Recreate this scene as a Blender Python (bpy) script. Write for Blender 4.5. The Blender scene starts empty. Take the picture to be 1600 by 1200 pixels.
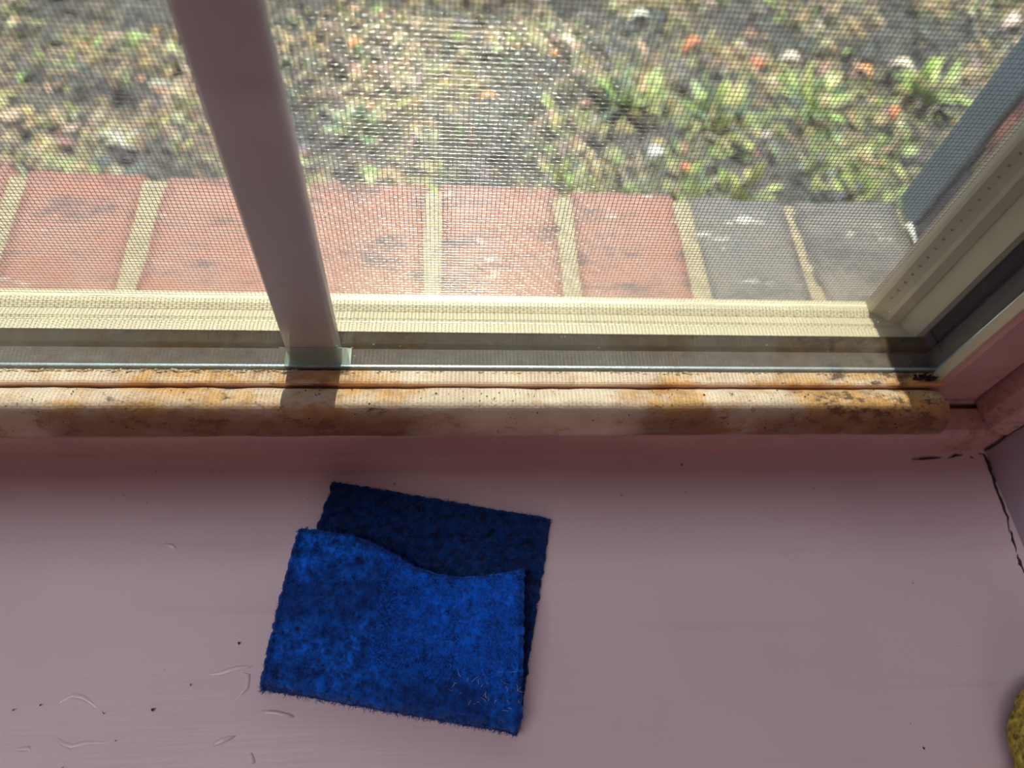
import bpy, bmesh, math, random
import numpy as np
from mathutils import Vector, Matrix, noise as mnoise

random.seed(7); rng = np.random.default_rng(7)
sc = bpy.context.scene
COL = sc.collection

# ------------------------------------------------------------------ camera
CAM_H = 0.30
cam_d = bpy.data.cameras.new('camera'); cam = bpy.data.objects.new('camera', cam_d); COL.objects.link(cam)
cam_d.sensor_width = 36.0; cam_d.lens = 1120/1600*36.0; cam_d.clip_start = 0.01; cam_d.clip_end = 60
P_, Y_, R_ = math.radians(59.3), math.radians(10.9), math.radians(9.59)
fwd = Vector((math.sin(Y_)*math.cos(P_), math.cos(Y_)*math.cos(P_), -math.sin(P_)))
rt0 = Vector((math.cos(Y_), -math.sin(Y_), 0)); up0 = rt0.cross(fwd)
rt = rt0*math.cos(R_) + up0*math.sin(R_); up = -rt0*math.sin(R_) + up0*math.cos(R_)
cam.matrix_world = Matrix(((rt.x, up.x, -fwd.x, 0), (rt.y, up.y, -fwd.y, 0), (rt.z, up.z, -fwd.z, CAM_H), (0, 0, 0, 1)))
cam_d.dof.use_dof = True; cam_d.dof.focus_distance = 0.285; cam_d.dof.aperture_fstop = 6.5
sc.camera = cam

def pt(x, y, z):
    """where the sight line through photo pixel (x, y) meets height z"""
    d = rt*((x-800)/1120) - up*((y-600)/1120) + fwd
    return Vector((0, 0, CAM_H)) + d*((z-CAM_H)/d.z)

# ------------------------------------------------------------------ world, sun, added fill lights, exposure
w = bpy.data.worlds.new('sky'); sc.world = w; w.use_nodes = True
bg = w.node_tree.nodes['Background']; bg.inputs[0].default_value = (0.62, 0.78, 1.0, 1); bg.inputs[1].default_value = 1.4
SUN_EL = math.radians(66)
sun_dir = Vector((0.012, math.cos(SUN_EL), math.sin(SUN_EL))).normalized()   # towards the sun
sd = bpy.data.lights.new('sun', 'SUN'); sd.energy = 10.0; sd.angle = math.radians(0.5); sd.color = (1.0, 0.92, 0.78)
so = bpy.data.objects.new('sun', sd); COL.objects.link(so); so.rotation_euler = sun_dir.to_track_quat('Z', 'Y').to_euler(); so.location = (0.2, 2, 4)
ad = bpy.data.lights.new('added_fill_strip', 'AREA'); ad.shape = 'RECTANGLE'; ad.size = 1.0; ad.size_y = 0.10; ad.energy = 11.0; ad.color = (0.84, 0.92, 1.0)  # added fill strip overhead, brightens the sill without a known source
ao = bpy.data.objects.new('added_fill_strip', ad); COL.objects.link(ao); ao.location = (-0.70, -0.325, 1.5)
ld = bpy.data.lights.new('added_warm_fill', 'AREA'); ld.shape = 'DISK'; ld.size = 0.7; ld.energy = 4.2; ld.color = (1.0, 0.78, 0.70)   # added warm fill light behind the camera, no lamp known there
lo = bpy.data.objects.new('added_warm_fill', ld); COL.objects.link(lo); lo.location = (-0.3, -1.7, 1.1)
lo.rotation_euler = (Vector((-0.3, -1.7, 1.1)) - Vector((0, 0.12, 0))).to_track_quat('Z', 'Y').to_euler()
ao.rotation_euler = (0, 0, 0)     # faces straight down
sc.view_settings.view_transform = 'Standard'; sc.view_settings.look = 'None'
sc.view_settings.exposure = 0.0; sc.view_settings.gamma = 1.0
try: sc.view_settings.use_curve_mapping = False
except Exception: pass

# ------------------------------------------------------------------ material helpers
class NT:
    def __init__(s, name):
        s.m = bpy.data.materials.new(name); s.m.use_nodes = True
        s.t = s.m.node_tree; s.t.nodes.clear()
        s.out = s.t.nodes.new('ShaderNodeOutputMaterial')
        s.co = s.t.nodes.new('ShaderNodeTexCoord').outputs['Object']
    def n(s, typ, ins=None, **kw):
        nd = s.t.nodes.new(typ)
        for k, v in kw.items(): setattr(nd, k, v)
        for k, v in (ins or {}).items(): s.set(nd.inputs[k], v)
        return nd
    def set(s, sock, v):
        if isinstance(v, bpy.types.NodeSocket): s.t.links.new(v, sock)
        else: sock.default_value = v
    def map(s, scale=(1, 1, 1), rot=(0, 0, 0), loc=(0, 0, 0)):
        return s.n('ShaderNodeMapping', {'Vector': s.co, 'Scale': scale, 'Rotation': rot, 'Location': loc}).outputs[0]
    def noise(s, scale, detail=4, rough=0.55, vec=None, dist=0.0):
        return s.n('ShaderNodeTexNoise', {'Vector': vec or s.co, 'Scale': scale, 'Detail': detail, 'Roughness': rough, 'Distortion': dist}).outputs['Fac']
    def vor(s, scale, vec=None, feature='F1'):
        return s.n('ShaderNodeTexVoronoi', {'Vector': vec or s.co, 'Scale': scale}, feature=feature).outputs['Distance']
    def step(s, v, a, b, lo=0.0, hi=1.0):
        return s.n('ShaderNodeMapRange', {'Value': v, 'From Min': a, 'From Max': b, 'To Min': lo, 'To Max': hi}, clamp=True).outputs[0]
    def math(s, op, a, b=0.0, c=0.0):
        nd = s.n('ShaderNodeMath', operation=op); s.set(nd.inputs[0], a); s.set(nd.inputs[1], b); s.set(nd.inputs[2], c); return nd.outputs[0]
    def mix(s, f, a, b):
        nd = s.n('ShaderNodeMix', data_type='RGBA'); s.set(nd.inputs[0], f)
        s.set(nd.inputs[6], a if isinstance(a, bpy.types.NodeSocket) else (*a, 1)); s.set(nd.inputs[7], b if isinstance(b, bpy.types.NodeSocket) else (*b, 1))
        return nd.outputs[2]
    def xyz(s):
        o = s.n('ShaderNodeSeparateXYZ', {'Vector': s.co}).outputs; return o[0], o[1], o[2]
    def bump(s, h, strength=0.3, dist=0.001, prev=None):
        ins = {'Height': h, 'Strength': strength, 'Distance': dist}
        if prev is not None: ins['Normal'] = prev
        return s.n('ShaderNodeBump', ins).outputs[0]
    def principled(s, color, rough=0.5, normal=None, **kw):
        p = s.n('ShaderNodeBsdfPrincipled')
        s.set(p.inputs['Base Color'], color if isinstance(color, bpy.types.NodeSocket) else (*color, 1)); s.set(p.inputs['Roughness'], rough)
        if normal is not None: s.set(p.inputs['Normal'], normal)
        for k, v in kw.items(): s.set(p.inputs[k.replace('_', ' ')], v)
        s.t.links.new(p.outputs[0], s.out.inputs[0]); s.p = p
        return s.m

def sill_paint():
    t = NT('pink_gloss_paint'); streak = t.noise(60, 5, 0.6, t.map((0.12, 1.6, 1)))
    big = t.noise(7, 3); c = t.mix(t.step(big, 0.35, 0.7), (0.61, 0.435, 0.465), (0.67, 0.49, 0.515))
    c = t.mix(t.step(streak, 0.56, 0.75, 0, 0.25), c, (0.48, 0.27, 0.28))
    speck = t.step(t.vor(75), 0.035, 0.06, 1, 0); sel = t.step(t.noise(31, 1), 0.56, 0.6)
    c = t.mix(t.math('MULTIPLY', t.math('MULTIPLY', speck, sel), 0.8), c, (0.10, 0.05, 0.05))
    b = t.bump(streak, 0.4, 0.0007); b = t.bump(t.noise(22, 2), 0.25, 0.002, b)
    return t.principled(c, 0.26, b, Specular_IOR_Level=0.6)
def frame_paint(name='pink_frame_paint', col=(0.60, 0.36, 0.35)):
    t = NT(name); n1 = t.noise(40, 5); c = t.mix(t.step(n1, 0.3, 0.7), tuple(x*0.88 for x in col), col)
    x, y, z = t.xyz()
    # rusty peeling near the right hand corner
    cor = t.math('MULTIPLY', t.step(x, 0.225, 0.262), t.step(z, 0.09, 0.015))
    rust = t.math('MULTIPLY', cor, t.step(t.noise(150, 6, 0.7), 0.45, 0.6)); c = t.mix(t.math('MULTIPLY', rust, 0.8), c, (0.34, 0.13, 0.07))
    dark = t.math('MULTIPLY', cor, t.step(t.noise(210, 4, 0.7, t.map(loc=(3, 1, 2))), 0.56, 0.66)); c = t.mix(t.math('MULTIPLY', dark, 0.8), c, (0.05, 0.03, 0.02))
    return t.principled(c, 0.42, t.bump(t.noise(90, 4), 0.25, 0.0008))
def bead_paint():
    """stained cream moulding: gaussian zones of orange mildew and black mould"""
    t = NT('mildewed_cream_paint'); x, y, z = t.xyz()
    def gx(c, wd): return t.math('POWER', 2.718, t.math('MULTIPLY', t.math('POWER', t.math('MULTIPLY', t.math('SUBTRACT', x, c), 1/wd), 2.0), -1.0))
    base = t.mix(t.step(t.noise(45, 4), 0.35, 0.65), (0.64, 0.49, 0.37), (0.80, 0.66, 0.50))
    zones = t.math('ADD', t.math('ADD', t.math('MULTIPLY', gx(-0.11, 0.05), 0.95), t.math('MULTIPLY', gx(-0.035, 0.028), 0.8)),
                   t.math('ADD', t.math('MULTIPLY', gx(0.19, 0.055), 1.15), t.math('MULTIPLY', gx(0.10, 0.018), 0.85)))
    zones = t.math('ADD', zones, 0.12)
    n1 = t.noise(95, 7, 0.72, t.map((0.6, 1, 1)))
    stain = t.step(t.math('ADD', n1, t.math('MULTIPLY', zones, 0.22)), 0.60, 0.78)
    c = t.mix(t.math('MULTIPLY', stain, 0.85), base, t.mix(t.step(t.noise(130, 4), 0.4, 0.65), (0.66, 0.34, 0.07), (0.38, 0.17, 0.05)))
    n2 = t.noise(160, 8, 0.8, t.map((0.55, 1, 1), loc=(2, 5, 1)))
    front = t.step(y, 0.142, 0.1355)             # more mould low on the rounded front
    right = t.step(x, 0.13, 0.19)
    mould = t.step(t.math('ADD', n2, t.math('ADD', t.math('MULTIPLY', zones, 0.07), t.math('ADD', t.math('MULTIPLY', front, 0.045), t.math('MULTIPLY', right, 0.04)))), 0.64, 0.71)
    c = t.mix(t.math('MULTIPLY', mould, 0.85), c, (0.055, 0.030, 0.016))
    wash = t.math('MULTIPLY', t.math('MULTIPLY', front, t.step(t.math('ADD', zones, t.math('MULTIPLY', n1, 0.8)), 0.55, 1.1)), 0.8); c = t.mix(wash, c, (0.20, 0.085, 0.045))
    return t.principled(c, 0.6, t.bump(n1, 0.5, 0.0015))
def simple(name, col, rough=0.5, nscale=60, var=0.12, bump=0.2, bd=0.0008, **kw):
    t = NT(name); n1 = t.noise(nscale, 5); c = t.mix(t.step(n1, 0.3, 0.7), tuple(max(0, x*(1-var)) for x in col), tuple(min(1, x*(1+var)) for x in col))
    return t.principled(c, rough, t.bump(n1, bump, bd), **kw)
def glass_mat():
    t = NT('dusty_window_glass'); fr = t.math('ADD', t.math('MULTIPLY', t.math('POWER', t.n('ShaderNodeLayerWeight', {'Blend': 0.5}).outputs['Facing'], 5.0), 0.9), 0.03)
    tr = t.n('ShaderNodeBsdfTransparent', {'Color': (0.955, 0.975, 0.965, 1)}).outputs[0]
    gl = t.n('ShaderNodeBsdfGlossy', {'Roughness': 0.01, 'Color': (1, 1, 1, 1)}).outputs[0]
    m1 = t.n('ShaderNodeMixShader'); t.set(m1.inputs[0], fr); t.set(m1.inputs[1], tr); t.set(m1.inputs[2], gl)
    du = t.n('ShaderNodeBsdfTranslucent', {'Color': (0.85, 0.85, 0.82, 1)}).outputs[0]
    dust = t.math('ADD', t.math('MULTIPLY', t.step(t.vor(160), 0.04, 0.07, 1, 0), t.step(t.noise(23, 2), 0.52, 0.6, 0, 0.4)), t.step(t.noise(14, 3), 0.3, 0.8, 0.001, 0.009))
    m2 = t.n('ShaderNodeMixShader'); t.set(m2.inputs[0], dust); t.set(m2.inputs[1], m1.outputs[0]); t.set(m2.inputs[2], du)
    t.t.links.new(m2.outputs[0], t.out.inputs[0]); return t.m
def brick_mat(name, a, b, dark, seed):
    t = NT(name); v = t.map(loc=(seed, seed, 0)); n1 = t.noise(28, 7, 0.7, v)
    c = t.mix(t.step(n1, 0.35, 0.65), a, b)
    pits = t.step(t.noise(38, 8, 0.78, t.map((0.5, 1.4, 1), loc=(seed, 1, 2))), 0.52, 0.62); c = t.mix(t.math('MULTIPLY', pits, 0.75), c, dark)
    wh = t.step(t.noise(42, 6, 0.75, t.map((0.7, 1.5, 1), loc=(1, seed, 4))), 0.61, 0.67); c = t.mix(t.math('MULTIPLY', wh, 0.6), c, (0.75, 0.72, 0.66))
    return t.principled(c, 0.42, t.bump(t.noise(110, 6, 0.7), 0.9, 0.003), Specular_IOR_Level=0.6)
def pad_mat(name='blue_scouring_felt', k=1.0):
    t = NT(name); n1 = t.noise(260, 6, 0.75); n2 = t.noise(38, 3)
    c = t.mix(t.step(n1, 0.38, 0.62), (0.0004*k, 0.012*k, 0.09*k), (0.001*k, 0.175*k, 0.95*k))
    x, y, z = t.xyz(); shade_mask = t.math('ADD', n2, t.math('MULTIPLY', t.math('ADD', t.math('MULTIPLY', x, -2.2), t.math('MULTIPLY', y, -2.6)), 0.9))
    c = t.mix(t.step(shade_mask, 0.34, 0.54, 0, 0.75), c, (0.0005*k, 0.016*k, 0.12*k))  # shade towards the lower left painted into the felt colour
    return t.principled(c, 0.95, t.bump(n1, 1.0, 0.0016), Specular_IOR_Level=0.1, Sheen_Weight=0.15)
def attr_mat(name, rough=0.8, transl=False):
    t = NT(name); a = t.n('ShaderNodeVertexColor', layer_name='Col').outputs[0]
    c = t.mix(t.step(t.noise(70, 3), 0.35, 0.7, 0, 0.35), a, (0.10, 0.09, 0.07))
    return t.principled(c, rough, t.bump(t.noise(120, 3), 0.4, 0.002))

M_SILL = sill_paint(); M_FRAME = frame_paint(); M_BEAD = bead_paint()
M_WALL = simple('mauve_wall_paint', (0.42, 0.33, 0.40), 0.6, 30)
M_ROOM = simple('room_wall_paint', (0.55, 0.33, 0.31), 0.7, 10)
M_GLASS = glass_mat()
M_CREAM = simple('cream_vinyl', (0.56, 0.49, 0.34), 0.4, 50, 0.06)
M_SASHSIDE = simple('off_white_sash_paint', (0.66, 0.58, 0.52), 0.4, 50, 0.1)
M_GREYM = simple('grey_spacer_metal', (0.07, 0.065, 0.067), 0.6, 140, 0.25, Specular_IOR_Level=0.15)
M_BRIGHT = simple('bright_spacer_edge', (0.55, 0.66, 0.72), 0.25, 140, 0.15, Metallic=0.5)
M_GASK = simple('black_gasket_rubber', (0.012, 0.009, 0.007), 0.8, 300, 0.9, 0.8, Specular_IOR_Level=0.08)
M_MUNT = simple('white_grille_bar', (0.64, 0.53, 0.54), 0.42, 20, 0.04)
M_WIRE = simple('screen_wire', (0.34, 0.335, 0.32), 0.24, 500, 0.3, 0.0, Metallic=0.9)
M_DOT = simple('spline_dots', (0.25, 0.22, 0.15), 0.6)
M_RED = brick_mat('red_brick', (0.36, 0.14, 0.095), (0.37, 0.20, 0.16), (0.08, 0.065, 0.075), 3.0)
M_GREYB = brick_mat('grey_brick', (0.13, 0.13, 0.13), (0.21, 0.18, 0.155), (0.06, 0.06, 0.06), 9.0)
M_MORT = simple('mortar', (0.34, 0.29, 0.20), 0.9, 120, 0.2, 0.8, 0.002)
M_SHUT = simple('blue_grey_shutter_paint', (0.20, 0.27, 0.31), 0.45, 40, 0.12)
M_SOIL = simple('soil', (0.085, 0.082, 0.078), 0.95, 18, 0.6, 1.0, 0.02)
M_PAD = pad_mat(); M_PADSHADE = pad_mat('blue_felt_painted_shade', 0.2)  # second felt is a darker copy with shade painted in
def fibre(name, col): 
    t = NT(name); return t.principled(col, 0.8)
M_FIB = fibre('blue_fibre', (0.001, 0.050, 0.30)); M_LINT = fibre('white_lint', (0.75, 0.85, 0.9))
M_YEL = simple('yellow_terry', (0.50, 0.36, 0.05), 0.95, 420, 0.7, 1.0, 0.004)
M_LITTER = attr_mat('leaf_litter'); M_GREEN = attr_mat('green_leaf', 0.5)
M_CRACK = simple('dark_crack', (0.03, 0.018, 0.015), 0.9)
M_CLIP_T = NT('clear_plastic')
_tr = M_CLIP_T.n('ShaderNodeBsdfTransparent', {'Color': (0.92, 0.97, 0.95, 1)}).outputs[0]
_pd = M_CLIP_T.n('ShaderNodeBsdfPrincipled', {'Base Color': (0.62, 0.74, 0.68, 1), 'Roughness': 0.3}).outputs[0]
_mx = M_CLIP_T.n('ShaderNodeMixShader', {0: 0.35, 1: _tr, 2: _pd}); M_CLIP_T.t.links.new(_mx.outputs[0], M_CLIP_T.out.inputs[0]); M_CLIP = M_CLIP_T.m

# ------------------------------------------------------------------ mesh helpers
def mesh_obj(name, verts, faces, mat, parent=None, smooth=False, mats=None, fmat=None):
    me = bpy.data.meshes.new(name); me.from_pydata([tuple(v) for v in verts], [], faces); me.update()
    for m in (mats or [mat]): me.materials.append(m)
    if fmat: me.polygons.foreach_set('material_index', fmat)
    if smooth: me.polygons.foreach_set('use_smooth', [True]*len(faces))
    o = bpy.data.objects.new(name, me); COL.objects.link(o)
    if parent: o.parent = parent
    return o
def tag(o, label=None, cat=None, group=None, kind=None):
    if label: o['label'] = label
    if cat: o['category'] = cat
    if group: o['group'] = group
    if kind: o['kind'] = kind
    return o
def empty(name, loc=(0, 0, 0)):
    o = bpy.data.objects.new(name, None); o.empty_display_size = 0.01; COL.objects.link(o); o.location = loc; return o
class MB:
    def __init__(s): s.v = []; s.f = []; s.mi = []
    def add(s, v, f, mi=0):
        k = len(s.v); s.v += [tuple(p) for p in v]; s.f += [tuple(i+k for i in q) for q in f]; s.mi += [mi]*len(f); return s
    def box(s, a, b, mi=0):
        (x0, y0, z0), (x1, y1, z1) = a, b
        v = [(x0, y0, z0), (x1, y0, z0), (x1, y1, z0), (x0, y1, z0), (x0, y0, z1), (x1, y0, z1), (x1, y1, z1), (x0, y1, z1)]
        return s.add(v, [(0, 3, 2, 1), (4, 5, 6, 7), (0, 1, 5, 4), (1, 2, 6, 5), (2, 3, 7, 6), (3, 0, 4, 7)], mi)
    def prism(s, prof, a0, a1, axis='x', mi=0, n=1):
        """prof: CCW loop of 2D points, swept along an axis: x -> (y,z), z -> (x,y)"""
        k = len(prof); v = []
        for i in range(n+1):
            a = a0+(a1-a0)*i/n
            v += [(a, p[0], p[1]) if axis == 'x' else (p[0], p[1], a) for p in prof]
        f = [(i*k+j, i*k+(j+1) % k, (i+1)*k+(j+1) % k, (i+1)*k+j) for i in range(n) for j in range(k)]
        f += [tuple(range(k))[::-1], tuple(range(n*k, n*k+k))]
        return s.add(v, f, mi)
    def tube(s, pts, r, k=6, mi=0):
        pts = [Vector(p) for p in pts]; v = []; n = len(pts)
        for i, p in enumerate(pts):
            d = (pts[min(i+1, n-1)]-pts[max(i-1, 0)]).normalized(); a = d.orthogonal().normalized() if abs(d.z) > 0.9 else Vector((0, 0, 1)).cross(d).normalized(); b = d.cross(a)
            rr = r[i] if isinstance(r, (list, tuple)) else r
            v += [p+(a*math.cos(t)+b*math.sin(t))*rr for t in [2*math.pi*j/k for j in range(k)]]
        f = [(i*k+j, i*k+(j+1) % k, (i+1)*k+(j+1) % k, (i+1)*k+j) for i in range(n-1) for j in range(k)]
        f += [tuple(range(k))[::-1], tuple(range((n-1)*k, n*k))]
        return s.add(v, f, mi)
    def obj(s, name, mat, parent=None, smooth=False, mats=None, bevel=0, seg=2):
        o = mesh_obj(name, s.v, s.f, mat, parent, smooth, mats, s.mi if mats else None)
        bm = bmesh.new(); bm.from_mesh(o.data); bmesh.ops.recalc_face_normals(bm, faces=bm.faces); bm.to_mesh(o.data); bm.free()
        if bevel:
            b = o.modifiers.new('bevel', 'BEVEL'); b.width = bevel; b.segments = seg; b.limit_method = 'ANGLE'; b.angle_limit = math.radians(35); b.harden_normals = False
        return o

XL, XR = -0.61, 0.262          # inner reveal
OL, OR_ = -0.66, 0.313         # outer brick reveal
GL, GR = -0.575, 0.225         # glass opening
HEAD = 0.440                   # underside of the unseen outer lintel, set low; fixes how far the sun reaches in
TOP = 0.475

# ------------------------------------------------------------------ room shell
def struct(o, label, cat): return tag(o, label, cat, None, 'structure')
o = MB().box((-1.8, -2.6, -0.9), (1.8, -0.03, -0.86)).obj('floor', M_ROOM); struct(o, 'floor of the room below the sill', 'floor')
o = MB().box((-1.8, -2.6, 1.7), (1.8, -0.03, 1.74)).obj('ceiling', M_ROOM); struct(o, 'ceiling of the room', 'ceiling')
o = MB().box((-1.84, -2.6, -0.86), (-1.8, -0.03, 1.7)).obj('wall_left', M_ROOM); struct(o, 'left wall of the room', 'wall')
o = MB().box((1.8, -2.6, -0.86), (1.84, -0.03, 1.7)).obj('wall_right', M_ROOM); struct(o, 'right wall of the room', 'wall')
o = MB().box((-1.84, -2.64, -0.9), (1.84, -2.6, 1.74)).obj('wall_back', M_ROOM); struct(o, 'wall behind the camera', 'wall')
b = MB(); b.box((-1.84, -0.03, -0.9), (XL, 0.21, 1.74)); b.box((XL, -0.03, TOP), (XR, 0.21, 1.74)); b.box((XL, -0.03, -0.9), (XR, 0.135, -0.03))
b.box((XR, -0.03, -0.9), (1.84, 0.21, 1.74))
o = b.obj('wall_front', M_WALL); struct(o, 'mauve painted window reveal wall at the right end of the sill', 'wall')

# sill board
nx, ny = 90, 30; v = []; f = []
for j in range(ny+1):
    for i in range(nx+1):
        x = XL+(XR-XL)*i/nx; y = -0.055+(0.1372+0.055)*j/ny
        z = 0.0004*mnoise.noise(Vector((x*9, y*9, 0)))
        # soft paint build-up against the wall on the right and against the frame
        z += 0.0035*math.exp(-((XR-x)/0.006)) + 0.0012*math.exp(-((0.137-y)/0.004))
        v.append((x, y, z))
for j in range(ny):
    for i in range(nx): a = j*(nx+1)+i; f.append((a, a+1, a+nx+2, a+nx+1))
sill = MB().add(v, f).box((XL, -0.055, -0.03), (XR, 0.137, -0.002)).obj('trim_1', M_SILL, smooth=False)
for p in sill.data.polygons: p.use_smooth = p.index < nx*ny
struct(sill, 'pink gloss painted wooden window sill board', 'window sill')

# cracks in the paint (right hand end) and brush ridges / drips (lower left)
def crack(pix, wd, name='crack', z=0.0006):
    b = MB()
    for seg in pix:
        P = []; W = []
        for (x, y) in seg:
            p = pt(x, y, 0.0); e = 0.0035*math.exp(-((XR-p.x)/0.006)) if p.x < XR else 0.0035
            p.x = min(p.x, XR-0.0006); p.z = z+e+0.0012*math.exp(-((0.137-p.y)/0.004)); P.append(p)
        Q = []
        for a, c in zip(P[:-1], P[1:]):
            for t in (0, 0.33, 0.66): Q.append(a.lerp(c, t)+Vector((random.uniform(-1, 1), random.uniform(-1, 1), 0))*0.00035)
        Q.append(P[-1]); n = len(Q)
        b.tube(Q, [wd*(0.25+0.9*math.sin(math.pi*(i+0.5)/n))*random.uniform(0.6, 1.2) for i in range(n)], 5)
    return b.obj(name, M_CRACK, sill, True)
crack([[(1521, 712), (1530, 716), (1537, 728), (1541, 744), (1547, 760), (1556, 784), (1567, 812), (1571, 836)], [(1572, 832), (1577, 848), (1582, 866)],
       [(1583, 868), (1588, 884), (1594, 898)]], 0.0007)
crack([[(1424, 719), (1446, 718), (1468, 717)], [(1479, 717), (1492, 713), (1500, 713)], [(1511, 717), (1516, 719)]], 0.0005)
def ridge(seg, r=0.0013):
    P = [pt(x, y, 0.0) for x, y in seg]; Q = []
    for a, c in zip(P[:-1], P[1:]):
        for t in (0, 0.5): Q.append(a.lerp(c, t))
    Q.append(P[-1]); n = len(Q)
    for q in Q: q.z = -0.0007
    return MB().tube(Q, [r*(0.3+0.7*math.sin(math.pi*(i+0.5)/n)) for i in range(n)], 8).obj('paint_drip', M_SILL, sill, True)
for s_ in ([(83, 1112), (95, 1096), (113, 1087), (130, 1090), (148, 1102), (160, 1115)], [(73, 1151), (88, 1152), (98, 1162), (112, 1167), (135, 1161), (165, 1160), (178, 1154)],
           [(15, 1170), (30, 1171), (46, 1170), (50, 1180)], [(318, 1055), (345, 1052), (370, 1044), (400, 1041)], [(372, 1050), (388, 1056), (386, 1074), (366, 1096)],
           [(330, 1165), (345, 1158), (368, 1150)], [(405, 1112), (430, 1114), (460, 1120)], [(392, 1176), (393, 1188), (398, 1192)], [(252, 850), (268, 853), (276, 859)]):
    ridge(s_)

# ledge the frame stands on, wrapping up the right hand jamb
b = MB(); prof = [(0.1365, -0.03), (0.1365, 0.0165), (0.1372, 0.0192), (0.1392, 0.0205), (0.1508, 0.0205), (0.1512, 0.0120), (0.1532, 0.0120), (0.1540, 0.0205), (0.1855, 0.0205), (0.1855, -0.03)]
b.prism(prof[::-1], XL, XR, 'x', n=1)
up_ = b.obj('trim_2', M_FRAME, bevel=0.0008); struct(up_, 'pink painted ledge under the window frame, rusty at its right corner', 'window ledge')
b = MB(); prof = [(0.2525, 0.19), (0.2525, 0.1455), (0.2545, 0.1390), (0.2585, 0.1362), (XR, 0.1358), (XR, 0.19)]
b.prism(prof, 0.0205, TOP, 'z'); jb = b.obj('trim_3', M_FRAME, bevel=0.0006); struct(jb, 'pink painted window jamb rising at the right corner of the sill', 'window jamb')
b = MB(); b.box((XL, 0.137, 0.0205), (XL+0.012, 0.19, TOP)); b.box((XL+0.012, 0.137, TOP-0.012), (0.2525, 0.19, TOP)); jb = b.obj('trim_4', M_FRAME, bevel=0.0006)
struct(jb, 'pink painted window jamb and head beyond the left of the view', 'window jamb')
b = MB(); pts = [pt(1535, 708, 0.001)]; 
for i in range(14): pts.append(Vector((XR-0.0004, 0.1357+random.uniform(-0.0004, 0.0004), 0.002+i*0.006)))
b.tube(pts[1:], [0.0005*random.uniform(0.3, 1.1) for _ in pts[1:]], 5).obj('crack', M_CRACK, jb, True)

# half round moulding in front of the sash
b = MB(); cy, cz, r = 0.1436, 0.0298, 0.0100; NP = 28; xs = np.linspace(XL+0.013, 0.2262, 240); V = []; F = []
for ix, x in enumerate(xs):
    e = max(0.0, (x-(0.2262-0.004))/0.004); sh = math.sqrt(max(0.0, 1-e*e*0.75))
    for k in range(NP):
        a = math.radians(-112+ k*(292)/(NP-1))     # from low front over the top to the back foot
        yy = cy-math.cos(a)*r*sh; zz = cz+math.sin(a)*r*sh
        d = 0.00045*mnoise.noise(Vector((x*120, a*2.5, 1)))+0.00035*mnoise.noise(Vector((x*40, a, 5)))
        V.append((x, yy-math.cos(a)*d, max(0.0206, zz+math.sin(a)*d)))
for ix in range(len(xs)-1):
    for k in range(NP): F.append((ix*NP+k, ix*NP+(k+1) % NP, (ix+1)*NP+(k+1) % NP, (ix+1)*NP+k))
F.append(tuple(range((len(xs)-1)*NP, len(xs)*NP)))
hr = b.add(V, F).obj('trim_5', M_BEAD, smooth=True); struct(hr, 'cream half round moulding stained with orange mildew and black mould along the window foot', 'moulding')

# ------------------------------------------------------------------ window
win = empty('window_1', (0, 0.16, 0.02)); struct(win, 'double glazed window with white grille bar above the pink sill', 'window')
def child(o, par=None):
    par = par or win; o.parent = par; o.matrix_parent_inverse = Matrix.Translation(-Vector(par.location)) if par.parent is None else Matrix.Identity(4); return o
z0, z1 = 0.0238, TOP-0.014
b = MB(); b.prism([(0.1535, z0), (0.1535, 0.0355), (0.1600, 0.0350), (0.1600, 0.0300), (0.1855, 0.0300), (0.1855, z0)][::-1], -0.60, 0.2264, 'x')
child(b.obj('bottom_rail', M_FRAME))
b = MB(); b.prism([(0.1533, 0.0355), (0.1536, 0.0366), (0.1544, 0.0371), (0.1600, 0.0364), (0.1600, 0.0352)][::-1], -0.60, 0.2262, 'x')
child(b.obj('glazing_bead', M_BEAD))
b = MB(); b.prism([(0.2505, 0.1535), (0.2505, 0.1855), (0.2300, 0.1855), (0.2300, 0.1600), (0.2245, 0.1600), (0.2250, 0.1550), (0.2265, 0.1535)], 0.0238, z1, 'z')
rs = child(b.obj('right_stile', M_FRAME))
b = MB(); b.box((-0.60, 0.1535, 0.036), (GL, 0.1855, z1)); child(b.obj('left_stile', M_FRAME))
b = MB(); b.box((GL, 0.1535, 0.455), (0.225, 0.1855, z1)); child(b.obj('top_rail', M_FRAME))
# sunny thin inner bead of the right stile
b = MB(); b.box((0.2238, 0.1552, 0.0365), (0.2262, 0.1603, 0.455)); child(b.obj('glazing_bead', M_CREAM, bevel=0.0004))
b = MB(); b.box((GL-0.004, 0.1602, 0.031), (0.2295, 0.1614, 0.46)); child(b.obj('glass_pane', M_GLASS))
b = MB(); b.box((GL-0.004, 0.1722, 0.031), (0.2295, 0.1734, 0.46)); child(b.obj('glass_pane', M_GLASS))
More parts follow.
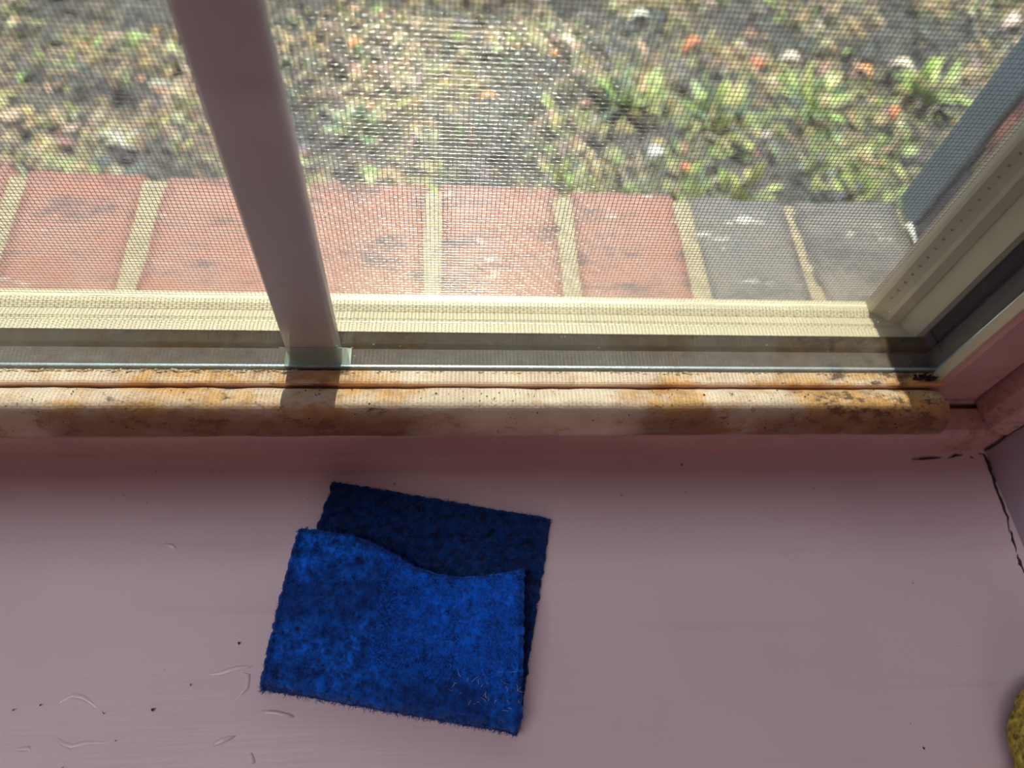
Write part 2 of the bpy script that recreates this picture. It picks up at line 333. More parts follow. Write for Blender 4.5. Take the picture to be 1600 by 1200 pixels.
# spacer between the panes: channel with a bright edge next to the inner pane
b = MB(); b.box((GL-0.003, 0.1630, 0.031), (0.2292, 0.1720, 0.0352)); b.box((0.2268, 0.1630, 0.0352), (0.2292, 0.1720, 0.455)); b.box((GL-0.003, 0.163, 0.0352), (GL+0.001, 0.172, 0.455))
child(b.obj('spacer_bar', M_GREYM, bevel=0.0006))
b = MB(); b.box((GL-0.003, 0.1616, 0.031), (0.2288, 0.1629, 0.0368)); b.box((0.2262, 0.1616, 0.0368), (0.2288, 0.1629, 0.455))
child(b.obj('spacer_edge', M_BRIGHT, bevel=0.0004))
b = MB(); b.box((GL-0.003, 0.1736, 0.0309), (0.2292, 0.1802, 0.0368)); b.box((0.2262, 0.1736, 0.0368), (0.2292, 0.1802, 0.455))
child(b.obj('gasket', M_GASK, bevel=0.0008))
# grille bars between the panes
def grille(x):
    w2 = 0.0109; b = MB(); pr = []
    for cx, cyy, a0 in ((w2-0.0022, 0.1690, 0), (-(w2-0.0022), 0.1690, 90), (-(w2-0.0022), 0.1656, 180), (w2-0.0022, 0.1656, 270)):
        for q in range(5): a = math.radians(a0+q*22.5); pr.append((x+cx+0.0022*math.cos(a), cyy+0.0022*math.sin(a)))
    b.prism(pr, 0.0380, 0.455, 'z'); o = b.obj('grille_bar', M_MUNT, smooth=False); o.data.polygons.foreach_set('use_smooth', [len(p.vertices) == 4 for p in o.data.polygons]); child(o)
    b = MB(); b.box((x-0.0128, 0.1631, 0.0354), (x+0.0145, 0.1633, 0.0490)); b.box((x-0.0128, 0.1631, 0.0354), (x+0.0145, 0.1715, 0.0362)); c = b.obj('grille_clip', M_CLIP); c['label'] = 'translucent greenish plastic clip'; c.parent = o
grille(-0.0535); grille(-0.33)
# crumbs of old sealant along the foot of the glass and a tuft of mould in the corner
b = MB()
for i in range(420):
    x = random.uniform(-0.30, 0.222) if random.random() < 0.5 else random.uniform(-0.20, -0.06); s_ = random.uniform(0.0003, 0.0011)
    c = Vector((x, 0.1600-random.uniform(0, 0.0012), 0.0366)); vs = [c+Vector((random.uniform(-1.6, 1.6), random.uniform(-0.6, 0.4), random.uniform(-0.3, 0.8)))*s_ for _ in range(5)]
    b.add(vs, [(0, 1, 2), (0, 2, 3), (0, 3, 4), (1, 2, 4), (2, 3, 4), (0, 1, 4)])
o = child(b.obj('sealant_crumb', M_CREAM)); o['kind'] = 'stuff'; o['label'] = 'white crumbs of old sealant'
b = MB()
for i in range(34):
    c = Vector((0.2195+random.uniform(-0.006, 0.004), 0.1580+random.uniform(-0.0022, 0.001), 0.0368)); b.tube([c, c+Vector((random.uniform(-2, 2), random.uniform(-1.5, 0), random.uniform(0, 3)))*0.001], [0.0007, 0.0002], 5)
o = child(b.obj('mould_tuft', M_CRACK)); o['kind'] = 'stuff'; o['label'] = 'black tuft of mould in the corner'

# ------------------------------------------------------------------ insect screen
scr = empty('window_screen', (0, 0.19, 0.02)); tag(scr, 'cream framed insect screen of fine dark mesh outside the glass', 'window screen')
SZ = 0.0325; SX = 0.2065
b = MB(); pr = [(0.1858, 0.0215), (0.1858, 0.0308), (0.1804, 0.0308), (0.1804, 0.0338), (0.1810, 0.0342), (0.1868, 0.0336), (0.1876, 0.0326), (0.1886, 0.0327), (0.1894, 0.0332), (0.1938, 0.0320), (0.1944, 0.0312), (0.1952, 0.0316), (0.1966, SZ-0.0004), (0.1976, SZ), (0.2035, SZ), (0.2035, 0.0215)]
b.prism(pr[::-1], -0.60, 0.2300, 'x')
child(b.obj('bottom_frame', M_CREAM), scr)
b = MB(); pr = [(0.2300, 0.1858), (0.2262, 0.1858), (0.2262, 0.1804), (0.2230, 0.1806), (0.2200, 0.1880), (0.2190, 0.1900), (0.2180, 0.1896), (0.2140, 0.1914), (0.2130, 0.1932), (0.2110, 0.1950), (0.2090, 0.1962), (0.2072, 0.1970), (0.2065, 0.1985), (0.2065, 0.2035), (0.2300, 0.2035)]
b.prism(pr, SZ, 0.455, 'z'); child(b.obj('side_frame', M_CREAM), scr)
b = MB(); b.box((-0.60, 0.1858, SZ), (-0.57, 0.2035, 0.455)); child(b.obj('side_frame', M_CREAM), scr)
b = MB()
for i in range(110):
    x = SX-0.003-i*0.0058; b.box((x-0.0004, 0.1941, 0.0307), (x+0.0004, 0.1951, 0.0317))
for i in range(60):
    z = 0.046+i*0.0058; b.box((0.2094, 0.1953, z-0.0004), (0.2104, 0.1962, z+0.0004))
o = child(b.obj('screen_spline', M_DOT), scr); o['kind'] = 'stuff'; o['label'] = 'row of small dark dimples along the frame'
b = MB(); PT = 0.00170; WR = 0.000135; YM = 0.2005
def np_tube(path, r, k):
    """path (n,3) array running mostly along x or z; ring of k verts square to that axis"""
    n = len(path); along_x = abs(path[-1, 0]-path[0, 0]) > abs(path[-1, 2]-path[0, 2]); a = np.arange(k)*2*np.pi/k+0.3
    off = np.stack([np.zeros(k), np.cos(a), np.sin(a)], 1) if along_x else np.stack([np.cos(a), np.sin(a), np.zeros(k)], 1)
    v = (path[:, None, :]+off[None]*r).reshape(-1, 3); i = np.arange(n-1)[:, None]*k; j = np.arange(k)[None]; j2 = (j+1) % k
    return v, np.stack([i+j, i+j2, i+k+j2, i+k+j], -1).reshape(-1, 4)
VS = []; FS = []; nv = 0
def put(path, k=5):
    global nv
    v, f = np_tube(path, WR, k); VS.append(v); FS.append(f+nv); nv += len(v)
def smooth_wob(t, amp): return amp*(np.sin(t*95+random.uniform(0, 6))+0.6*np.sin(t*230+random.uniform(0, 6)))
i = 0; x = SX-PT*0.5; WV = WR*0.85
while x > -0.57:
    zs = np.concatenate([np.arange(0.034, 0.24, PT/4 if x > -0.25 else 0.02), np.linspace(0.245, 0.46, 4)])
    p = np.stack([x+random.uniform(-0.00010, 0.00010)+smooth_wob(zs, 0.00005), YM+WV*np.cos(np.pi*((zs-SZ)/PT+i))*(zs < 0.24), zs], 1); put(p, 5); x -= PT; i += 1
z = SZ; j = 0
while z < 0.46:
    xx = np.concatenate([np.linspace(-0.57, -0.252, 6), np.arange(-0.25, SX+0.002, PT/4 if z < 0.24 else 0.05)])
    ph = np.pi*((SX-PT*0.5-xx)/PT+j)
    p = np.stack([xx, YM-WV*np.cos(ph)*(z < 0.24), z+random.uniform(-0.00013, 0.00013)+smooth_wob(xx, 0.00007)+0.00002*np.sin(xx*900+j)], 1); put(p, 6); z += PT; j += 1
VV_ = np.concatenate(VS); FF_ = np.concatenate(FS); me = bpy.data.meshes.new('screen_mesh')
me.vertices.add(len(VV_)); me.vertices.foreach_set('co', VV_.ravel().astype(np.float32)); me.loops.add(FF_.size); me.loops.foreach_set('vertex_index', FF_.ravel().astype(np.int32))
me.polygons.add(len(FF_)); me.polygons.foreach_set('loop_start', np.arange(0, FF_.size, 4, dtype=np.int32)); me.polygons.foreach_set('use_smooth', np.ones(len(FF_), bool)); me.update(calc_edges=True)
me.materials.append(M_WIRE); o = bpy.data.objects.new('screen_mesh', me); COL.objects.link(o); child(o, scr)

# ------------------------------------------------------------------ outside: vinyl sub sill, brick ledge, reveal, unseen lintel
b = MB(); b.box((OL, 0.186, -0.05), (OR_, 0.2040, 0.0212)); sb = b.obj('trim_6', M_CREAM, bevel=0.001); struct(sb, 'cream outer frame piece under the insect screen', 'window frame')
b = MB(); b.box((XR-0.03, 0.1905, 0.0215), (OR_, 0.204, 0.9)); b.box((OL, 0.1905, 0.0215), (-0.605, 0.204, 0.9)); b.box((-0.605, 0.1905, 0.461), (XR-0.03, 0.204, 0.9))
sb = b.obj('trim_7', M_CREAM, bevel=0.001); struct(sb, 'cream outer frame beside the insect screen', 'window frame')
def rough_brick(B, x0, x1, y0, y1, za, zb, mi, seed, skew=0.0, r=0.003, amp=0.0013):
    bm = bmesh.new(); bmesh.ops.create_cube(bm, size=1.0)
    for vv in bm.verts:
        vv.co = Vector((x0+(x1-x0)*(vv.co.x+0.5)+skew*vv.co.y, y0+(y1-y0)*(vv.co.y+0.5), za+(zb-za)*(vv.co.z+0.5)))
    bmesh.ops.bevel(bm, geom=bm.edges[:], offset=r, segments=2, affect='EDGES')
    bmesh.ops.subdivide_edges(bm, edges=[e for e in bm.edges if e.calc_length() > 0.02], cuts=7, use_grid_fill=True)
    for vv in bm.verts:
        d = mnoise.noise_vector(vv.co*70+Vector((seed, 0, 0)))*amp+mnoise.noise_vector(vv.co*22+Vector((seed, 3, 0)))*amp*1.2; vv.co += d
    bm.verts.index_update(); B.add([vv.co.copy() for vv in bm.verts], [tuple(q.index for q in ff.verts) for ff in bm.faces], mi); bm.free()
ZL = -0.04
B = MB(); edges = [-0.66, -0.585, -0.50, -0.42, -0.338, -0.257, -0.178, -0.090, -0.0063, 0.0776, 0.1580, 0.2335, 0.3125]
for i, (a, c) in enumerate(zip(edges[:-1], edges[1:])):
    g = 0.0030 if a < 0.15 else 0.0018; sk = {4: -0.006, 5: -0.008}.get(i, 0.0)
    rough_brick(B, a+(0.0030 if a < 0.2 else 0.0018), c-g, 0.206, 0.3490-0.016*(a+0.04)+random.uniform(-0.0012, 0.0012), ZL-0.10, ZL+random.uniform(-0.0008, 0.0008), 0 if c < 0.16 else 1, i*7.0, sk)
ledge = B.obj('brick_ledge', None, mats=[M_RED, M_GREYB], smooth=True); struct(ledge, 'outside ledge of red bricks with two grey bricks at its right end', 'brick ledge')
n_ = 120; V = []; F = []
for j in range(16):
    for i in range(n_+1):
        x = OL+(OR_-OL)*i/n_; y = 0.206+(0.3435-0.206-0.014*x)*j/15
        V.append((x, y, ZL-0.0020+0.0010*mnoise.noise(Vector((x*90, y*90, 0)))))
for j in range(15):
    for i in range(n_): a = j*(n_+1)+i; F.append((a, a+1, a+n_+2, a+n_+1))
MB().add(V, F).box((OL, 0.206, ZL-0.098), (OR_, 0.3425, ZL-0.005)).obj('mortar', M_MORT, ledge, True)
B = MB(); z = ZL-0.01; k = 0
while z < HEAD-0.02:
    rough_brick(B, OR_+0.0005, OR_+0.10, 0.206, 0.3195, z+0.005, min(z+0.070, HEAD-0.003), 0 if k > 0 else 1, 50+k*5.0, r=0.004); z += 0.075; k += 1
pier = B.obj('wall_outside', None, mats=[M_RED, M_GREYB], smooth=True); struct(pier, 'red brick reveal outside at the right of the window', 'brick wall')
b = MB(); b.box((OR_+0.004, 0.205, -0.7), (1.6, 0.3165, HEAD-0.003)); b.box((-1.8, 0.213, -0.7), (OL, 0.32, HEAD-0.003)); b.box((OL, 0.24, -0.7), (OR_+0.004, 0.318, ZL-0.101)); b.obj('mortar', M_MORT, pier)
b = MB(); b.box((-1.8, 0.216, HEAD), (1.6, 0.32, 1.75)); o = b.obj('unseen_lintel', M_RED); struct(o, 'unseen brick lintel outside, set low over the window to stop the sun', 'lintel')
# white smear of mortar where the ledge meets the reveal
b = MB(); b.tube([(OR_-0.0005, 0.322-i*0.006, ZL+0.001+random.uniform(-0.0006, 0.0006)) for i in range(7)], [0.0028*random.uniform(0.5, 1.2) for _ in range(7)], 7)
b.obj('mortar_smear', simple('white_mortar', (0.75, 0.73, 0.66), 0.9, 200, 0.2, 0.8), ledge, True)

# shutter standing against the outside wall
sh = empty('window_shutter', (0.45, 0.3335, -0.035)); tag(sh, 'blue grey shutter seen edge on at the outer corner of the brick reveal', 'shutter')
def chs(o): o.parent = sh; o.matrix_parent_inverse = Matrix.Translation(-Vector(sh.location)); return o
b = MB(); b.box((0.3128, 0.3205, -0.038), (0.355, 0.3465, 0.50)); chs(b.obj('stile', M_SHUT, bevel=0.0015))
b = MB(); b.box((0.555, 0.3205, -0.038), (0.597, 0.3465, 0.50)); chs(b.obj('stile', M_SHUT, bevel=0.0015))
for za in (-0.038, 0.44): chs(MB().box((0.355, 0.3215, za), (0.555, 0.3455, za+0.06)).obj('rail', M_SHUT, bevel=0.0015))
b = MB()
for i in range(14):
    z = 0.028+i*0.0295; b.add([(0.355, 0.324, z+0.026), (0.555, 0.324, z+0.026), (0.555, 0.344, z), (0.355, 0.344, z), (0.355, 0.327, z+0.028), (0.555, 0.327, z+0.028), (0.555, 0.347, z+0.002), (0.355, 0.347, z+0.002)],
        [(0, 3, 2, 1), (4, 5, 6, 7), (0, 1, 5, 4), (1, 2, 6, 5), (2, 3, 7, 6), (3, 0, 4, 7)])
chs(b.obj('louvres', M_SHUT))

# ------------------------------------------------------------------ garden bed
GZ = -0.60
V = []; F = []; nx = 90; ny = 70
def gh(x, y): return GZ+0.035*mnoise.noise(Vector((x*2.2, y*2.2, 2)))+0.02*mnoise.noise(Vector((x*7, y*7, 0)))
for j in range(ny+1):
    for i in range(nx+1):
        x = -2.2+4.6*i/nx; y = 0.345+3.2*j/ny; V.append((x, y, gh(x, y)))
for j in range(ny):
    for i in range(nx): a = j*(nx+1)+i; F.append((a, a+1, a+nx+2, a+nx+1))
g = MB().add(V, F).obj('ground', M_SOIL, smooth=True); struct(g, 'dark soil of the garden bed beyond the brick ledge', 'ground')

def colmesh(name, V, F, C, mat, parent=None):
    me = bpy.data.meshes.new(name); me.from_pydata([tuple(v) for v in V], [], F); me.materials.append(mat)
    at = me.color_attributes.new('Col', 'FLOAT_COLOR', 'POINT'); at.data.foreach_set('color', [q for c in C for q in (*c, 1.0)])
    me.polygons.foreach_set('use_smooth', [True]*len(F)); o = bpy.data.objects.new(name, me); COL.objects.link(o)
    if parent: o.parent = parent
    return o
def leaf(L, Wd, bend, cup, n=6, tipw=1.0):
    V = []; F = []
    for i in range(n+1):
        t = i/n; wv = Wd*0.5*(math.sin(math.pi*min(1, max(0.03, t))**0.8))**0.8 if 0 < i < n else Wd*0.03
        x = L*(t-0.5); z = bend*(t-0.5)**2*-L*2+0.0
        V += [(x, -wv, z+cup*wv), (x, 0, z), (x, wv, z+cup*wv)]
    for i in range(n):
        for j in (0, 1): a = i*3+j; F.append((a, a+1, a+4, a+3))
    return V, F
def rotm(rx, ry, rz): return (Matrix.Rotation(rz, 3, 'Z') @ Matrix.Rotation(ry, 3, 'Y') @ Matrix.Rotation(rx, 3, 'X'))
V = []; F = []; C = []
straw = [(0.62, 0.50, 0.30), (0.55, 0.42, 0.22), (0.46, 0.33, 0.20), (0.66, 0.55, 0.38), (0.40, 0.36, 0.17), (0.50, 0.36, 0.28)]
darkc = [(0.12, 0.12, 0.13), (0.17, 0.15, 0.14), (0.22, 0.18, 0.14), (0.10, 0.12, 0.12), (0.20, 0.20, 0.20)]
greenc = [(0.30, 0.38, 0.12), (0.38, 0.46, 0.18), (0.22, 0.32, 0.12), (0.48, 0.50, 0.22)]
for i in range(26000):
    x = random.uniform(-1.15, 1.75); y = random.uniform(0.60, 2.1)
    m = mnoise.noise(Vector((x*5.5, y*5.5, 8)))+0.45*mnoise.noise(Vector((x*13, y*13, 1)))
    right = min(1, max(0, (x+0.05)/0.5)); near = min(1, max(0, (1.30-y)/0.2))
    if random.random() > 0.60+m*1.7: pal = darkc
    elif random.random() < 0.14+0.55*right*near: pal = greenc
    else: pal = straw
    if pal is darkc and random.random() < 0.45: continue
    big = random.random() < 0.22
    L = random.uniform(0.02, 0.048) if big else random.uniform(0.02, 0.075); Wd = random.uniform(0.010, 0.022) if big else random.uniform(0.002, 0.005)
    v, f = leaf(L, Wd, random.uniform(-0.5, 1.0), random.uniform(-0.5, 0.8), 4)
    R3 = rotm(random.uniform(-0.8, 0.8), random.uniform(-0.5, 0.5), random.uniform(0, 6.28)); o3 = Vector((x, y, gh(x, y)+0.004+random.random()**2*0.03))
    c = random.choice(pal); c = tuple(q*random.uniform(0.75, 1.15) for q in c); k = len(V)
    V += [R3 @ Vector(p)+o3 for p in v]; F += [tuple(q+k for q in ff) for ff in f]; C += [c]*len(v)
lit = colmesh('leaf_litter', V, F, C, M_LITTER); tag(lit, 'litter of dry leaves and straw covering the garden bed', 'leaf litter', None, 'stuff')

def single_leaf(name, px, py, L, Wd, col, label, cat, rz, z=0.03, bend=0.8, cup=0.5, group=None):
    p = pt(px, py, GZ+z); p.z = max(p.z, gh(p.x, p.y)+0.012)
    v, f = leaf(L, Wd, bend, cup, 8); R3 = rotm(random.uniform(-0.3, 0.3), random.uniform(-0.3, 0.1), rz)
    o = colmesh(name, [R3 @ Vector(q) for q in v], f, [col]*len(v), M_LITTER); o.location = p
    sol = o.modifiers.new('thick', 'SOLIDIFY'); sol.thickness = 0.0008
    tag(o, label, cat, group)
OR1, OR2, CR = (0.80, 0.26, 0.12), (0.85, 0.42, 0.16), (0.85, 0.72, 0.58)
G1, G2 = 'orange fallen leaves in the garden bed', 'pale dry leaves in the garden bed'
single_leaf('fallen_leaf', 556, 66, 0.035, 0.020, OR1, 'small red orange fallen leaf nearest the grille bar in the garden bed', 'leaf', 0.5, group=G1)
single_leaf('fallen_leaf', 762, 148, 0.042, 0.012, OR2, 'narrow orange fallen leaf lying lengthwise above the glare', 'leaf', 0.1, group=G1)
single_leaf('fallen_leaf', 868, 82, 0.022, 0.013, OR2, 'tiny orange fallen leaf just below a cream leaf', 'leaf', 0.9, group=G1)
single_leaf('fallen_leaf', 1085, 66, 0.060, 0.028, OR1, 'largest red fallen leaf at the top right of the garden bed', 'leaf', 0.25, group=G1)
single_leaf('fallen_leaf', 1183, 98, 0.036, 0.024, OR1, 'red fallen leaf just left of a curled cream leaf', 'leaf', 1.1, group=G1)
single_leaf('fallen_leaf', 1352, 108, 0.045, 0.020, OR2, 'orange brown fallen leaf left of the broad pale leaf', 'leaf', 2.4, group=G1)
single_leaf('fallen_leaf', 1396, 172, 0.036, 0.018, OR1, 'red fallen leaf closest to the blue grey shutter', 'leaf', 1.5, group=G1)
single_leaf('fallen_leaf', 1070, 260, 0.022, 0.014, OR1, 'small red fallen leaf close behind the brick ledge', 'leaf', 2.2, group=G1)
single_leaf('dry_leaf', 884, 62, 0.066, 0.024, CR, 'cream dry leaf at the top centre of the garden bed', 'leaf', -0.6, group=G2)
single_leaf('dry_leaf', 1238, 88, 0.050, 0.018, (0.92, 0.82, 0.66), 'curled cream dry leaf right of a red leaf', 'leaf', -0.2, group=G2)
single_leaf('dry_leaf', 1412, 100, 0.066, 0.026, CR, 'broad pale dry leaf toward the top of the shutter', 'leaf', -0.7, group=G2)
single_leaf('dry_leaf', 1588, 30, 0.070, 0.030, (0.85, 0.68, 0.60), 'pinkish dry leaf in the top right corner', 'leaf', 0.4, group=G2)
single_leaf('dry_leaf', 1025, 237, 0.036, 0.022, (0.90, 0.86, 0.84), 'small whitish dry leaf low in the middle of the bed', 'leaf', 0.2, group=G2)
single_leaf('dry_leaf', 1003, 22, 0.060, 0.020, (0.88, 0.90, 0.80), 'greenish white dry leaf at the top edge of the bed', 'leaf', -0.1, group=G2)
# silvery twig on the left
b = MB(); c0 = pt(188, 218, GZ+0.05)
for i in range(9):
    a = random.uniform(0, 6.28); b.tube([c0, c0+Vector((math.cos(a)*0.022, math.sin(a)*0.02, 0.004)), c0+Vector((math.cos(a+0.5)*0.045, math.sin(a+0.3)*0.03, 0.0))], [0.0018, 0.0014, 0.0005], 5)
o = b.obj('dry_twig', simple('silver_twig', (0.85, 0.82, 0.75), 0.6), smooth=True); tag(o, 'small silvery branching twig left of the grille bar', 'twig')

def weed(px, py, n, L, Wd, cols, label, lean=0.5):
    p = pt(px, py, GZ+0.01); p.z = gh(p.x, p.y)-0.003; V = []; F = []; C = []
    for i in range(int(n*2.4)):
        rad = random.random()**0.5*L*0.30; ba = random.uniform(0, 6.28); base = Vector((math.cos(ba)*rad, math.sin(ba)*rad, 0))
        az = ba+random.uniform(-1, 1); ln = 0.55*L*random.uniform(0.6, 1.1); w_ = 0.9*Wd*random.uniform(0.6, 1.3); le = lean*random.uniform(0.3, 1.5); c = random.choice(cols); c = tuple(q*random.uniform(0.8, 1.15) for q in c)
        d = Vector((math.cos(az), math.sin(az), 0)); s_ = Vector((-d.y, d.x, 0)); k = len(V); m = 8
        for q in range(m+1):
            t = q/m; pos = d*(ln*le*t*t*0.9)+Vector((0, 0, ln*(t-0.35*le*t*t)))+d*0.004+base; ww = w_*0.5*math.sin(math.pi*min(0.97, 0.12+t*0.86))
            V += [pos-s_*ww+d*ww*0.3, pos, pos+s_*ww+d*ww*0.3]; C += [c]*3
        for q in range(m):
            for j in (0, 1): a = k+q*3+j; F.append((a, a+1, a+4, a+3))
    o = colmesh('leafy_weed', V, F, C, M_GREEN); o.location = p; tag(o, label, 'plant', 'green weeds in the garden bed')
YG = [(0.50, 0.60, 0.16), (0.42, 0.55, 0.16), (0.58, 0.62, 0.22)]; BG = [(0.14, 0.24, 0.13), (0.24, 0.34, 0.16), (0.36, 0.42, 0.20), (0.10, 0.16, 0.12)]
weed(1165, 300, 6, 0.10, 0.024, YG, 'bright yellow green weed just behind the left grey brick')
weed(1342, 300, 5, 0.06, 0.022, YG, 'small bright green weed just behind the right grey brick')
weed(1120, 190, 18, 0.13, 0.026, BG+YG, 'broad leafy green weed in the middle right of the bed', 0.9)
weed(975, 170, 16, 0.12, 0.024, YG+BG, 'yellow green weed straight behind the widest brick joint', 0.9)
weed(1275, 160, 16, 0.12, 0.024, YG+BG, 'leafy green weed below the curled cream leaf', 0.9)
weed(1450, 140, 12, 0.12, 0.022, YG, 'yellow green weed touching the shutter in view', 0.9)
weed(560, 190, 14, 0.08, 0.020, BG, 'low dark green weed right of the grille bar', 0.9)
weed(1085, 285, 7, 0.06, 0.014, BG, 'thin low green weed behind the right end of the red bricks', 0.8)
weed(880, 280, 6, 0.07, 0.012, YG, 'thin pale green weed close behind the ledge right of the glare', 0.8)

# ------------------------------------------------------------------ blue scouring pad folded in two
NS, NT_ = 70, 90
FL0, FL1 = pt(411, 1072, 0.004), pt(809, 1142, 0.004)
BK0, BK1 = pt(520, 750, 0.004), pt(861, 808, 0.004)
edge_pix = [(468, 826, 0.023), (500, 829, 0.0225), (540, 835, 0.021), (575, 845, 0.019), (600, 857, 0.017), (625, 872, 0.015), (650, 886, 0.0135), (680, 896, 0.0125), (710, 901, 0.012), (745, 901, 0.0125), (780, 897, 0.0135), (818, 888, 0.0155)]
EP = [pt(*e) for e in edge_pix]
def edge(s):
    t = s*(len(EP)-1); i = min(int(t), len(EP)-2); return EP[i].lerp(EP[i+1], t-i)
TH = 0.0026; RF = 0.0042
def pad_pt(s, t):
    fl = FL0.lerp(FL1, s); bk = BK0.lerp(BK1, s); inward = (bk-fl); inward.z = 0; ln = inward.length; inward.normalize()
    zb = TH*0.62
    if t < 0.42:        # lower layer, from back edge to the fold
        u = t/0.42; p = bk.lerp(fl+inward*RF, u); p.z = zb+0.0008*math.sin(s*9+u*4)**2*(1-u); return p
    if t < 0.52:        # the fold
        a = math.pi*(t-0.42)/0.10; p = fl+inward*(RF-RF*math.sin(a)); p.z = zb+RF*(1-math.cos(a)); return p
    u = (t-0.52)/0.48; a0 = fl+inward*RF; a0.z = zb+2*RF; e = edge(s)
    p = a0.lerp(e, u); bulge = math.sin(math.pi*u); p.z = a0.z*(1-u)+e.z*u+bulge*(0.0025-0.0035*math.exp(-((s-0.62)/0.25)**2)*u)
    p.z += 0.0009*mnoise.noise(Vector((s*5, u*5, 3)))
    return p
V = [pad_pt(i/NS, j/NT_) for j in range(NT_+1) for i in range(NS+1)]
# ragged outline
for j in range(NT_+1):
    for i in (0, NS): 
        p = V[j*(NS+1)+i]; q = V[j*(NS+1)+(1 if i == 0 else NS-1)]; V[j*(NS+1)+i] = p+(p-q)*(0.25+0.6*mnoise.noise(Vector((j*0.6, i, 0))))
F = [(j*(NS+1)+i, j*(NS+1)+i+1, (j+1)*(NS+1)+i+1, (j+1)*(NS+1)+i) for j in range(NT_) for i in range(NS)]
pad = mesh_obj('scouring_pad', V, F, None, smooth=True, mats=[M_PAD, M_PADSHADE], fmat=[1 if j < NT_*0.47 else 0 for j in range(NT_) for i in range(NS)]); tag(pad, 'blue felt scouring pad folded in two lying on the pink sill', 'scouring pad')  # lower layer and fold front take the felt with painted shade
sol = pad.modifiers.new('thick', 'SOLIDIFY'); sol.thickness = TH; sol.offset = 0
sub = pad.modifiers.new('sub', 'SUBSURF'); sub.levels = 2; sub.render_levels = 2
tx = bpy.data.textures.new('felt', 'CLOUDS'); tx.noise_scale = 0.0028; tx.noise_depth = 3
dm = pad.modifiers.new('felt', 'DISPLACE'); dm.texture = tx; dm.strength = 0.0020; dm.mid_level = 0.5; dm.texture_coords = 'GLOBAL'
# loose fibres
def fibres(n, name, mat, lmin, lmax, wd, region=None, lift=0.6):
    VV = []; FF = []; me = pad.data
    for _ in range(n):
        if region: s, t = random.uniform(*region[0]), random.uniform(*region[1])
        else:
            s, t = random.random(), random.random()
            q = random.random()
            if q < 0.12: s = random.choice([0.002, 0.998])
            elif q < 0.2: t = random.choice([0.002, 0.998])
            elif q < 0.28: t = random.uniform(0.42, 0.5)
        ds = 0.01; p = pad_pt(s, t); a = pad_pt(min(1, s+ds), t)-pad_pt(max(0, s-ds), t); c = pad_pt(s, min(1, t+ds))-pad_pt(s, max(0, t-ds))
        nrm = a.cross(c).normalized(); 
        if t < 0.42: nrm = Vector((0, 0, 1))
        elif nrm.z < 0 and t > 0.5: nrm = -nrm
        elif 0.42 <= t <= 0.5: fl = (FL0-BK0).normalized(); nrm = Vector((fl.x, fl.y, 0.4)).normalized()
        out = Vector((0, 0, 0))
        if s < 0.01: out = -a.normalized()
        if s > 0.99: out = a.normalized()
        if t < 0.01: out = -c.normalized()
        if t > 0.99: out = c.normalized()
        L = random.uniform(lmin, lmax); base = p+nrm*TH*0.48-out*0.0011; d = Vector((random.gauss(0, 1), random.gauss(0, 1), random.gauss(0, 1))).normalized()
        d = (d+nrm*lift+out*0.7).normalized(); d2 = (d+Vector((random.gauss(0, 0.8), random.gauss(0, 0.8), random.gauss(0, 0.5)))).normalized()
        P = [base, base+d*L*0.5, base+d*L*0.5+d2*L*0.5]; P = [Vector((q_.x, q_.y, max(q_.z, 0.0006))) for q_ in P]
        sd_ = d.cross(nrm).normalized()*wd if d.cross(nrm).length > 0.01 else Vector((wd, 0, 0)); up_v = nrm*wd; k = len(VV)
        for q_ in P[:2]: VV += [q_+sd_, q_-sd_*0.5+up_v*0.8, q_-sd_*0.5-up_v*0.8]
        VV.append(P[2])
        FF += [(k, k+1, k+4, k+3), (k+1, k+2, k+5, k+4), (k+2, k, k+3, k+5), (k+3, k+4, k+6), (k+4, k+5, k+6), (k+5, k+3, k+6)]
    o = mesh_obj(name, VV, FF, mat, pad, True); o['kind'] = 'stuff'; return o
fibres(17000, 'fuzz', M_FIB, 0.0008, 0.0030, 0.0001)
fibres(11000, 'fuzz', fibre('bright_blue_fibre', (0.003, 0.18, 0.92)), 0.0008, 0.0022, 0.00008, ((0.38, 0.99), (0.60, 0.99)))
o = fibres(46, 'lint', M_LINT, 0.002, 0.005, 0.00006, ((0.72, 1.0), (0.53, 0.66)), 0.2); o['label'] = 'white lint threads caught near the fold'

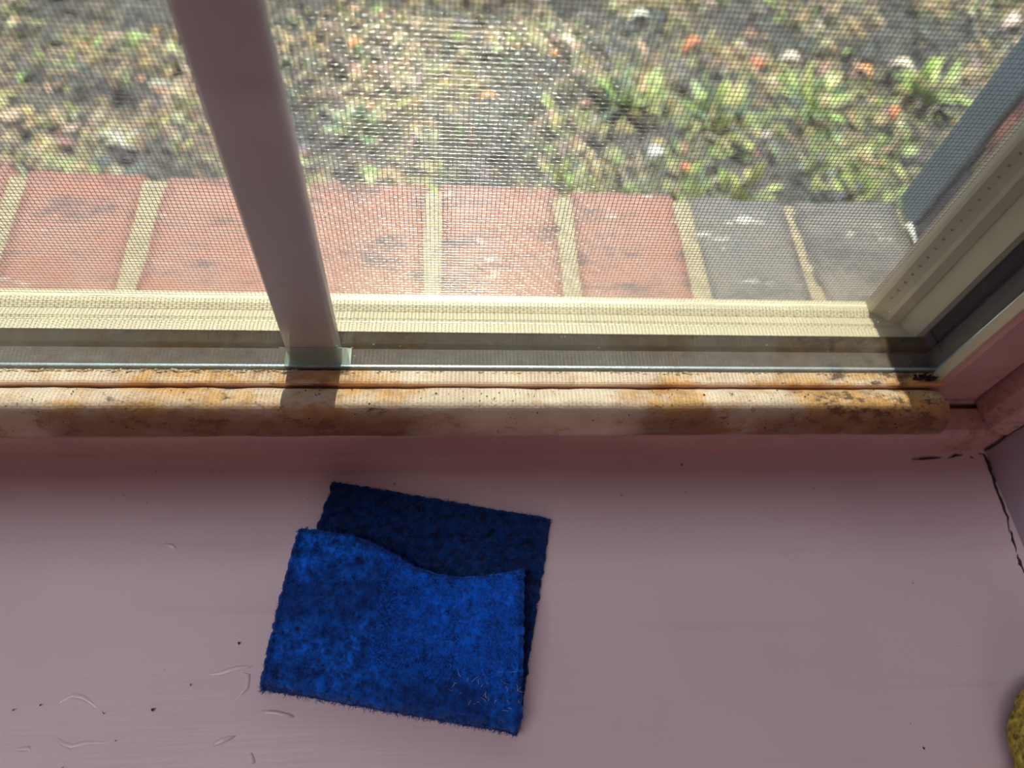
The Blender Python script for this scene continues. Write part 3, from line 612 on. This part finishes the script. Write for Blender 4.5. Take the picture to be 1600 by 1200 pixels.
# ------------------------------------------------------------------ yellow cloth ball at the lower right edge
c = pt(1600, 1180, 0.018); bm = bmesh.new(); bmesh.ops.create_icosphere(bm, subdivisions=6, radius=1.0)
cx = c.x+0.0295; cyy = c.y-0.016
for vv in bm.verts:
    p = vv.co.copy(); q = Vector((math.copysign(abs(p.x)**0.8, p.x)*0.032, math.copysign(abs(p.y)**0.8, p.y)*0.042, math.copysign(abs(p.z)**0.8, p.z)*0.0165))
    q += p*0.0009*mnoise.noise(p*42)+p*0.0012*mnoise.noise(p*5); vv.co = q
bm.faces.ensure_lookup_table(); me = bpy.data.meshes.new('yellow_sponge'); bm.to_mesh(me); bm.free(); me.materials.append(M_YEL)
me.polygons.foreach_set('use_smooth', [True]*len(me.polygons)); ys = bpy.data.objects.new('yellow_sponge', me); COL.objects.link(ys)
ys.location = (cx, cyy, 0.0178); tag(ys, 'yellow fuzzy sponge cut off by the lower right edge', 'sponge')
# ------------------------------------------------------------------ grit on the sill and moulding
b = MB()
def grit(c, s_):
    vs = [c+Vector((random.uniform(-1, 1), random.uniform(-1, 1), random.uniform(-0.2, 0.6)))*s_ for _ in range(5)]; b.add(vs, [(0, 1, 2), (0, 2, 3), (0, 3, 4), (1, 2, 4), (2, 3, 4), (0, 1, 4)])
for (x, y) in [(195, 775), (245, 738), (330, 736), (480, 780), (1270, 765), (1210, 712), (970, 775), (1425, 912), (1442, 1170), (1421, 1130), (160, 1060), (300, 1070), (22, 1110), (64, 1102), (163, 1113), (181, 1158), (375, 1006), (1495, 1010), (1070, 770), (100, 1199), (240, 1110)]:
    p = pt(x, y, 0); p.z = 0.0008; grit(p, random.uniform(0.0004, 0.0008))
for i in range(260):
    x = random.uniform(-0.19, 0.222); a = random.uniform(0.3, 2.2) if random.random() < 0.6 else random.uniform(1.8, 2.4); grit(Vector((x, cy-math.cos(a)*0.0104, cz+math.sin(a)*0.0104)), random.uniform(0.0002, 0.0006))
o = b.obj('dirt_grit', M_CRACK); tag(o, 'dark specks of dirt scattered on the sill and the moulding', 'dirt', None, 'stuff')
